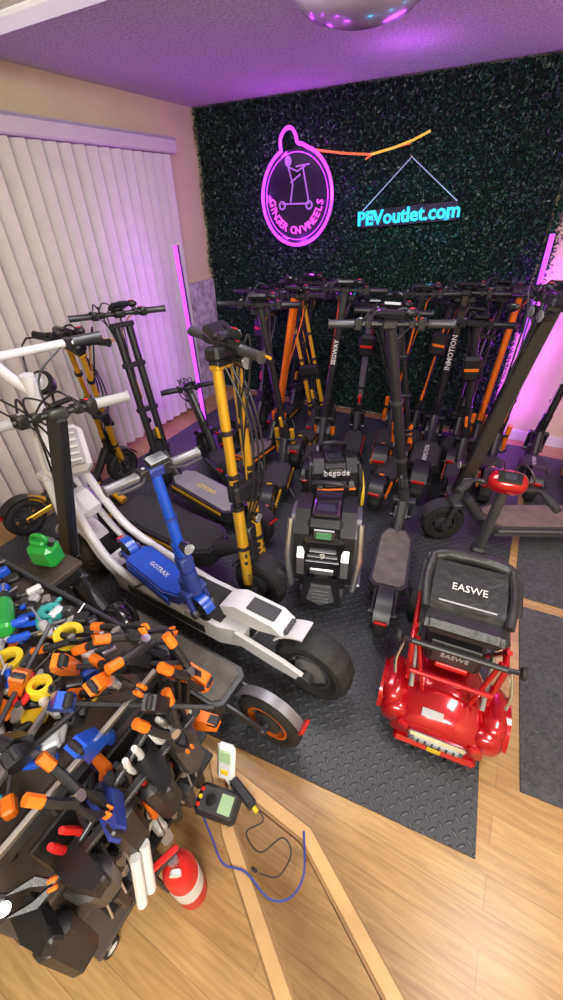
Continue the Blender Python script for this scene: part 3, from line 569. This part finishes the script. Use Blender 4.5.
# ---------------------------------------------------------------- work cart
b=MB('tool_cart'); X0,X1,Y0,Y1,ZT=-1.55,-.62,-.20,.42,.70
b.box(((X0+X1)/2,(Y0+Y1)/2,ZT-.015),(X1-X0,Y1-Y0,.03),DWD,b=.006)
for y in(Y0,Y1): b.box(((X0+X1)/2,y,ZT+.005),(X1-X0,.015,.05),DG)
for x in(X0,X1): b.box((x,(Y0+Y1)/2,ZT+.005),(.015,Y1-Y0,.05),DG)
for x in(X0+.03,X1-.03):
    for y in(Y0+.03,Y1-.03):
        b.box((x,y,.37),(.03,.03,.64),DG); b.wheel((x,y,.03),(1,0,0),.03,.02,LG,sp=4)
b.box(((X0+X1)/2,(Y0+Y1)/2,.36),(X1-X0-.02,Y1-Y0-.02,.02),DWD)
b.box(((X0+X1)/2,(Y0+Y1)/2,.1),(X1-X0-.02,Y1-Y0-.02,.02),DWD)
b.box((-.60,-.02,.10),(.14,.24,.015),DWD); b.box((-.60,-.02,.15),(.14,.012,.08),DWD)
for p in((-.55,-.11),(-.55,.08)): b.wheel((p[0],p[1],.028),(1,0,0),.027,.02,WHP,sp=4); b.box((p[0],p[1],.072),(.02,.02,.04),LG)
b.box((X1+.02,.16,.45),(.012,.44,.44),BLK)
for z in(.3,.45,.6):
    b.tube([(X1+.06,-.04,z),(X1+.06,.37,z)],.006,GRY,8)
    b.box((X1+.08,.16,z-.03),(.07,.44,.012),BLK)
b.make()
HM=[ORG,YEL,RED,BLU,BLK,TEAL,BLK,LG,WHP,GRN]
R_=random.uniform
def pliers(b,p,dr,m,L=.17,up=ZV):
    F=fr(dr,up); p=V(p)
    for sg in(-1,1):
        b.tube(cat([p+F[1]*sg*.006,p-F[0]*L*.25+F[1]*sg*.018,p-F[0]*L*.65+F[1]*sg*.014],4),[.005]+[.0085]*7+[.007],m,8)
        b.prism([(-.01,0),(.015,sg*.014),(.04,sg*.009),(L*.32,sg*.003),(L*.32,0)],p,F,.009,SIL)
    b.tube([p-F[2]*.007,p+F[2]*.007],.009,DG,10)
def driver(b,p,dr,m,L=.2):
    F=fr(dr); p=V(p); h=L*.5
    b.tube([p,p+F[0]*.01,p+F[0]*h*.5,p+F[0]*h*.85,p+F[0]*h],[.008,.013,.0115,.013,.006],m,10); b.tube([p+F[0]*h,p+F[0]*L],.003,SIL,8)
def spring_clamp(b,p,dr,up=ZV,k=1.,m=ORG):
    F=fr(dr,up); p=V(p)
    for sg in(-1,1):
        b.tube([p+F[1]*sg*.012*k,p-F[0]*.05*k+F[1]*sg*.03*k,p-F[0]*.11*k+F[1]*sg*.045*k],[.013*k,.012*k,.010*k],BLK,8)
        b.tube([p-F[0]*.085*k+F[1]*sg*.039*k,p-F[0]*.125*k+F[1]*sg*.048*k],.014*k,m,8)
        b.prism([(0,sg*.02*k),(.06*k,sg*.03*k),(.1*k,sg*.004*k),(.085*k,sg*.002*k),(.05*k,sg*.015*k)],p,F,.016*k,BLK)
        b.box(p+F[0]*.092*k+F[1]*sg*.008*k,(.024*k,.010*k,.024*k),m,F,b=.004)
    b.tube([p-F[2]*.014*k,p+F[2]*.014*k],.014*k,SIL,10)
def bar_clamp(name,p0,p1,out,m1,m2,rail=SIL,rw=.022,hm=None):
    b=MB(name); p0=V(p0); p1=V(p1); F=fr(p1-p0,out); L=(p1-p0).length
    b.box((p0+p1)/2,(L,.011,rw),rail,F,b=.002)
    for t,m,sg in((.06,m1,1),(.62,m2,-1)):
        c=p0+F[0]*L*t
        b.prism([(-.024,-.028),(.024,-.028),(.028,.028),(.016*sg+.010,.09),(.016*sg-.018,.095),(-.024,.034)],c,(F[0],F[2],F[1]),.032,m)
        b.box(c+F[2]*.08+F[0]*sg*.02,(.016,.034,.036),BLK,F,b=.005)
    c=p0+F[0]*L*.62
    b.tube([c-F[2]*.02+F[0]*.02,c-F[2]*.05+F[0]*.04,c-F[2]*.1+F[0]*.04],[.017,.015,.013],hm or (BLK if m2 is ORG else m2),10)
    b.tube([c-F[2]*.02-F[0]*.02,c-F[2]*.08+F[0]*.01],.008,BLK,8)
    return b.make()
BC='bar_clamp'
bar_clamp(BC,(-.575,-.19,.80),(-.555,.32,.83),(.3,0,1),BLU,BLU,SIL,.028)
bar_clamp(BC,(-.70,.02,.79),(-.60,.38,.85),(.5,0,1),BLK,ORG,BLK)
bar_clamp(BC,(-.68,.14,.87),(-.40,.34,.76),(.3,-.3,1),BLU,BLK,BLK)
bar_clamp(BC,(-.80,.22,.80),(-.52,.40,.78),(.1,-.4,1),ORG,BLK,DG)
bar_clamp(BC,(-.74,-.1,.76),(-.95,.30,.79),(.6,0,1),BLK,ORG,DG)
bar_clamp(BC,(-.50,-.05,.68),(-.48,.33,.66),(1,0,.3),BLK,BLK,DG)
bar_clamp(BC,(-.66,-.16,.78),(-.76,.18,.78),(.2,0,1),ORG,BLK,SIL)
bar_clamp(BC,(-.54,.36,.50),(-.57,.40,.88),(1,.2,0),ORG,ORG,BLK)
bar_clamp(BC,(-.53,-.14,.62),(-.52,.22,.74),(1,0,.4),BLK,BLD,DG,hm=ORG)
b=MB('spring_clamp_pile')
for i,(p,dr,k) in enumerate([((-.62,.36,.86),(.2,.6,-.3),.9),((-.69,.34,.87),(.5,.2,.2),.9),((-.60,.24,.86),(.9,.1,.3),.95),((-.50,.37,.79),(.3,.2,-.9),.9),((-.52,.05,.80),(.5,.2,-.8),.85),((-.86,.3,.78),(.8,.4,.2),.8),((-.47,.26,.72),(.3,.1,-1),.9),((-.52,-.12,.76),(.4,.6,-.2),.8)]):
    spring_clamp(b,p,dr,(R_(-.5,.5),R_(-.5,.5),1),k)
b.make()
b=MB('pliers_rack')
for i in range(24):
    z=(.36,.50,.64)[i%3]; y=-.02+.38*((i*.37)%1)
    pliers(b,(X1+.075+R_(0,.05),y,z),(R_(-.15,.15),R_(-.25,.25),-1),[BLK,BLK,WHP,BLK,RED,BLK,BLK][i%7],.17,(1,0,0))
for i in range(9):
    driver(b,(X1+.11,-.02+.042*i,.56+R_(-.05,.05)),(.1,R_(-.2,.2),-1),[BLK,BLK,LG,BLK,ORG][i%5],.2)
for i in range(7):
    b.box((X1+.09,-.02+.055*i,.24+R_(-.02,.04)),(.05,.035,.13),[BLK,DG,BLK,WHP][i%4],fr((1,R_(-.3,.3),0)),b=.008)
for i in range(5):  # fabric tool pouches hung from the edge
    b.box((X1+.12+R_(0,.03),-.12+.1*i,.55+R_(-.06,.04)),(.05,.07,.16),[BLK,DG,BLK][i%3],fr((1,R_(-.3,.3),R_(-.3,.3))),b=.015,tp=(1.2,1.15))
for k in range(2): b.tube([(X1+.16,.05+.03*k,.5),(X1+.19,.0+.03*k,.36)],.013,WHP,10)
b.make()
b=MB('hand_tool_pile')
for i in range(16): pliers(b,(R_(-1.4,-.7),R_(-.15,.36),.725+R_(0,.05)),(R_(-1,1),R_(-1,1),0),random.choice(HM),.13)
for i in range(46): driver(b,(R_(-1.42,-.72),R_(-.14,.34),.72+R_(0,.06)),(R_(-1,1),R_(-1,1),R_(0,.1)),random.choice(HM),R_(.11,.16))
for i in range(18):
    p=V((R_(-1.4,-.72),R_(-.13,.34),.712+R_(0,.04))); a=R_(0,6.28); F=fr((math.cos(a),math.sin(a),0)); L=R_(.10,.17)
    b.box(p,(L,.012,.006),CHR,F,b=.002)
    b.prism([(-.018,-.012),(.0,-.014),(.012,-.008),(.0,-.004),(.0,.004),(.012,.008),(.0,.014),(-.018,.012)],p+F[0]*L/2,F,.008,CHR); b.lathe(p-F[0]*L/2,ZV,[(-.004,.006),(-.004,.013),(.004,.013),(.004,.006)],CHR,12,closed=True)
for i in range(170):
    p=(R_(-1.5,-.66),R_(-.17,.38),.715+R_(0,.05)); sz=(R_(.02,.07),R_(.012,.045),R_(.012,.035))
    b.box(p,sz,random.choice([WHP,LG,BLK,YEL,WHP,BLK,DG,BLU,GRY,BLK,CLR,BLK,TEAL,ORG,DG]),fr((R_(-1,1),R_(-1,1),R_(-.2,.2))),b=.005)
for i in range(36):
    p=V((R_(-1.45,-.7),R_(-.16,.36),.72+R_(0,.04))); b.lathe(p,(R_(-1,1),R_(-1,1),R_(0,1)),[(-.02,.006),(-.02,R_(.01,.016)),(.02,R_(.01,.016)),(.02,.006)],random.choice([CHR,SIL,BLK,DG]),12,closed=True)
b.make()
b=MB('tape_rolls')
for p,m,r_ in(((-.98,.18,.755),YEL,.035),((-.9,.31,.755),YEL,.04),((-1.15,.05,.755),BLU,.04),((-1.25,.25,.755),BLK,.045),((-.84,-.05,.755),LG,.035),((-1.02,.34,.755),TEAL,.03),((-.83,.17,.76),YEL,.03)):
    b.lathe(p,(.1,.1,1),[(-.014,r_*.55),(-.014,r_),(.014,r_),(.014,r_*.55)],m,28,closed=True)
b.make()
def drill(name,p,yaw,m):
    b=MB(name); p=V(p); d=V((math.cos(yaw),math.sin(yaw),0)); F=fr(d); u=F[1]
    b.tube([p-d*.07,p-d*.06,p+d*.035,p+d*.06],[.02,.028,.028,.023],m,16); b.tube([p+d*.06,p+d*.09,p+d*.105],[.019,.019,.009],BLK,12); b.tube([p+d*.105,p+d*.14],.003,SIL,6)
    b.tube([p-d*.03,p-d*.04+u*.09],[.019,.017],BLK,12); b.box(p-d*.035+u*.115,(.1,.04,.06),m,F,b=.01); b.box(p-d*.035+u*.14,(.09,.018,.055),BLK,F,b=.008); return b.make()
drill('cordless_drill',(-1.12,.26,.775),2.6,GRN); drill('cordless_drill',(-1.2,-.05,.78),.6,YEL); drill('cordless_drill',(-1.0,.05,.79),1.0,BLK); drill('cordless_drill',(-.86,.05,.79),2.2,DG)
b=MB('green_jerry_can'); q=V((-1.36,.54,.0)); F=fr((1,.3,0))
b.box(q+ZV*.69,(.11,.08,.10),GRN,F,b=.018); b.box(q+ZV*.75,(.06,.05,.025),GRN,F,b=.008); b.tube(cat([q+ZV*.74-F[0]*.045,q+ZV*.775-F[0]*.02,q+ZV*.775+F[0]*.02,q+ZV*.74+F[0]*.045],4),.008,GRN,8); b.tube([q+ZV*.74+F[0]*.04,q+ZV*.765+F[0]*.055],.012,BLK,10)
b.make()
b=MB('storage_stand'); b.box((-1.36,.53,.625),(.2,.15,.02),DWD); b.box((-1.36,.53,.585),(.18,.13,.06),BLK,b=.01)
for sx_ in(-.08,.08):
    for sy in(-.055,.055): b.box((-1.36+sx_,.53+sy,.28),(.02,.02,.56),DG)
b.make()
b=MB('spray_bottle'); q=V((-1.02,-.03,.72)); b.lathe(q,ZV,[(0,.03),(.005,.034),(.11,.034),(.14,.018),(.15,.013)],CLR,20); b.lathe(q+ZV*.06,ZV,[(0,.0345),(.04,.0348)],PNK,20); b.box(q+ZV*.17,(.07,.022,.03),WHP,fr((1,-.3,0)),b=.005); b.tube([q+ZV*.165+V((.02,0,0)),q+ZV*.13+V((.04,0,0))],.005,WHP,6); b.make()
b=MB('shelf_parts_bins')
for i in range(9): b.box((-1.42+.085*i,R_(-.05,.3),.418),(.07,.12,.09),random.choice([BLK,DG,BLU,RED]),b=.008,tp=(1.1,1.1))
for i in range(7): b.box((-.68+.03*random.random(),-.12+.04*i,.15+.01*i),(.06,.03,.07),random.choice([BLK,DG,BLK]),fr((1,R_(-.4,.4),R_(-.3,.3))),b=.01)
for i in range(12): b.box((R_(-1.2,-.7),R_(-.12,.3),.41+R_(0,.03)),(R_(.04,.09),R_(.03,.06),R_(.03,.06)),random.choice([BLK,DG,LG,BLK,ORG]),fr((R_(-1,1),R_(-1,1),0)),b=.008)
b.make()
b=MB('bicycle_helmet'); b.ell((-1.19,.62,.275),(.10,.075,.085),BLG,fr((1,-.3,0)),20,12,zmin=-.5)
for k in range(-2,3): b.box((-1.19+.01*k,.62+k*.024,.358-abs(k)*.008),(.1,.008,.008),DG,fr((1,-.3,0)))
b.tube([(-1.15,.57,.30),(-1.13,.55,.30)],.03,DARKSCR,16); b.make()
b=MB('fire_extinguisher'); q=V((-.42,.10,0)); b.lathe(q,ZV,[(0,.036),(.004,.045),(.26,.046),(.3,.038),(.325,.025),(.335,.018)],RED,28)
b.lathe(q+ZV*.1,ZV,[(0,.0465),(.1,.0467)],TXT,28); b.tube([q+ZV*.33,q+ZV*.37],.014,SIL,12)
b.box(q+ZV*.375+V((-.01,-.01,0)),(.08,.018,.012),BLK,fr((.3,1,.1))); b.box(q+ZV*.395+V((-.01,-.01,0)),(.08,.018,.01),RED,fr((.3,1,-.25)))
b.lathe(q+ZV*.355+V((.02,-.012,0)),(.6,-.8,0),[(0,.014),(.012,.016)],WHP,14)
b.tube(cat([q+ZV*.36,q+V((-.04,-.04,.34)),q+V((-.045,-.045,.22)),q+V((-.042,-.04,.1))],5),.008,BLK,8); b.make()
# glass table
b=MB('glass_top_table'); ol=[(-.56,.40),(-.135,.365),(.46,.03),(.22,-.17),(-.36,.215)]; zt=.25
cxm=sum(p[0] for p in ol)/5; cym=sum(p[1] for p in ol)/5
def inset(ol,w_):
    n=len(ol); o=[]
    for i in range(n):
        p=V((*ol[i],0)); a=(V((*ol[i-1],0))-p).normalized(); c2=(V((*ol[(i+1)%n],0))-p).normalized(); bi=(a+c2).normalized(); q=p+bi*(w_/abs(a.cross(bi).z)); o.append((q.x,q.y))
    return o
def ringp(A,B_,z0,z1,m):
    n=len(A)
    for i in range(n):
        j=(i+1)%n; vs=[(*A[i],z0),(*A[j],z0),(*B_[j],z0),(*B_[i],z0),(*A[i],z1),(*A[j],z1),(*B_[j],z1),(*B_[i],z1)]
        b.add(vs,[(0,1,2,3),(4,5,6,7),(0,1,5,4),(1,2,6,5),(2,3,7,6),(3,0,4,7)],m)
i1=inset(ol,.006); i2=inset(ol,.040); i3=inset(ol,.048)
ringp(ol,i1,zt-.035,zt-.006,OAKD); ringp(i1,i2,zt-.03,zt,OAK); ringp(i2,i3,zt-.03,zt-.004,OAKD)
for i in range(5):
    l=V((*ol[i],0)).lerp(V((cxm,cym,0)),.08); b.box((l.x,l.y,.11),(.026,.026,.22),OAK)
b.prism(i3,(0,0,zt-.009),WF,.006,GLASS); b.make()
b=MB('multimeter'); F=fr((.95,.2,0),(0,-.1,1)); q=V((-.41,.275,.272)); b.box(q,(.135,.085,.036),BLK,F,b=.012); b.box(q+F[2]*.019,(.11,.065,.003),DG,F); b.box(q+F[2]*.022+F[0]*.028,(.04,.05,.003),LCD,F,b=.001)
b.lathe(q+F[2]*.02-F[0]*.02,F[2],[(0,.018),(.008,.016),(.01,.004)],BLG,20)
for k in(-1,0,1): b.lathe(q+F[2]*.019-F[0]*.055+F[1]*.02*k,F[2],[(0,.006),(.004,.006)],RED if k else YEL,10)
b.make()
b=MB('digital_thermometer'); up=V((-.1,.35,.93)).normalized(); x_=V((.95,.2,0)).normalized(); n_=x_.cross(up).normalized(); F=(x_,n_,up); q=V((-.44,.37,.325))
b.box(q,(.062,.028,.14),CLR,F,b=.014); b.box(q+n_*.015+up*.03,(.042,.004,.045),LCD,F,b=.002); b.box(q+n_*.015-up*.03,(.025,.004,.02),YEL,F,b=.002)
b.tube(cat([q-up*.07,q-up*.07+V((.05,-.02,.0)),q+V((.09,-.05,-.06))],4),.004,WHP,6); b.make()
b=MB('black_power_adapter'); b.box((-.36,.335,.267),(.1,.03,.03),BLK,fr((1,-.3,0)),b=.005); b.tube([(-.31,.32,.267),(-.295,.315,.267)],.007,YEL,8); b.make()
b=MB('charging_cable')
b.tube(cat([(-.486,.257,.262),(-.38,.2,.254),(-.32,.17,.254),(-.254,.185,.254),(-.17,.17,.254),(-.12,.2,.254),(-.11,.26,.254),(-.15,.343,.256)],6),.003,BLD,6)
b.tube(cat([(-.33,.33,.26),(-.27,.31,.254),(-.3,.26,.254),(-.24,.24,.254),(-.2,.3,.254),(-.16,.28,.254),(-.17,.22,.254),(-.22,.2,.254)],6),.0022,BLK,6)
b.box((-.235,.2,.258),(.02,.01,.008),BLK); b.make()
# ---------------------------------------------------------------- lights
def area(n,loc,tgt,e,sx,sy,col):
    l=bpy.data.lights.new(n,'AREA'); l.shape='RECTANGLE'; l.size=sx; l.size_y=sy; l.energy=e; l.color=col
    o=bpy.data.objects.new(n,l); o.location=loc; o.rotation_euler=(V(tgt)-V(loc)).to_track_quat('-Z','Y').to_euler(); bpy.context.collection.objects.link(o)
def point(n,loc,e,col,r=.05):
    l=bpy.data.lights.new(n,'POINT'); l.energy=e; l.color=col; l.shadow_soft_size=r; o=bpy.data.objects.new(n,l); o.location=loc; bpy.context.collection.objects.link(o)
area('unseen_ceiling_light',(.6,-1.1,2.36),(-.7,1.3,.2),70,1.3,.6,(1,.97,.92))  # unseen key light above and behind the camera, no fixture modelled
area('unseen_ceiling_light.001',(.9,.9,2.38),(-.3,1.2,0),27,.9,.4,(1,.97,.93))  # added second overhead light, out of view, keeps the left wall less hot
area('unseen_ceiling_light.002',(-1.0,1.5,2.38),(-1.0,2.0,0),26,1.2,.5,(1,.95,.97))  # added overhead fill to brighten the back rows, no fixture there
point('unseen_fill_light',(.6,-.7,1.95),27,(1,.96,.9),.15)  # added fill point behind the camera, evens out ceiling and walls
PU=(.48,.04,1)
for z in(.35,.9,1.4): point('led_glow',(-2.33,2.66,z),5,PU)
for z in(.35,.8,1.2): point('led_glow',(.12,3.66,z),6,(.45,.03,1))
for a in range(6): point('neon_glow',(-1.885+math.cos(a*1.047)*.33,YB-.2,1.8+math.sin(a*1.047)*.34),1.2,(.6,.06,1),.03)
for x in(-1.25,-.95,-.68): point('cyan_glow',(x,YB-.2,1.66),.6,(.03,.55,1),.03)
point('purple_room_glow',(.7,3.2,1.9),12,(.6,.08,1),.1); point('purple_room_glow',(-.9,3.1,2.2),3,(.6,.08,1),.1)  # added points spreading purple over the back ceiling, no fixtures of their own
w=bpy.data.worlds.new('world'); bpy.context.scene.world=w; w.use_nodes=True; w.node_tree.nodes['Background'].inputs[0].default_value=(.5,.5,.6,1); w.node_tree.nodes['Background'].inputs[1].default_value=.4
# ---------------------------------------------------------------- camera
Y=V((273.5,302,-400)).normalized(); Z=-V((19.5,-530,-400)); Z=(Z-Y*Z.dot(Y)).normalized(); X=Y.cross(Z)
Rm=Matrix((X,Y,Z))
cam=bpy.data.objects.new('camera',bpy.data.cameras.new('camera')); bpy.context.collection.objects.link(cam)
cam.matrix_world=Matrix.Translation((0,0,1.75))@Rm.to_4x4()
cam.data.sensor_fit='VERTICAL'; cam.data.sensor_height=36; cam.data.lens=14.4; cam.data.clip_start=.02
bpy.context.scene.camera=cam
bpy.context.scene.view_settings.view_transform='Standard'
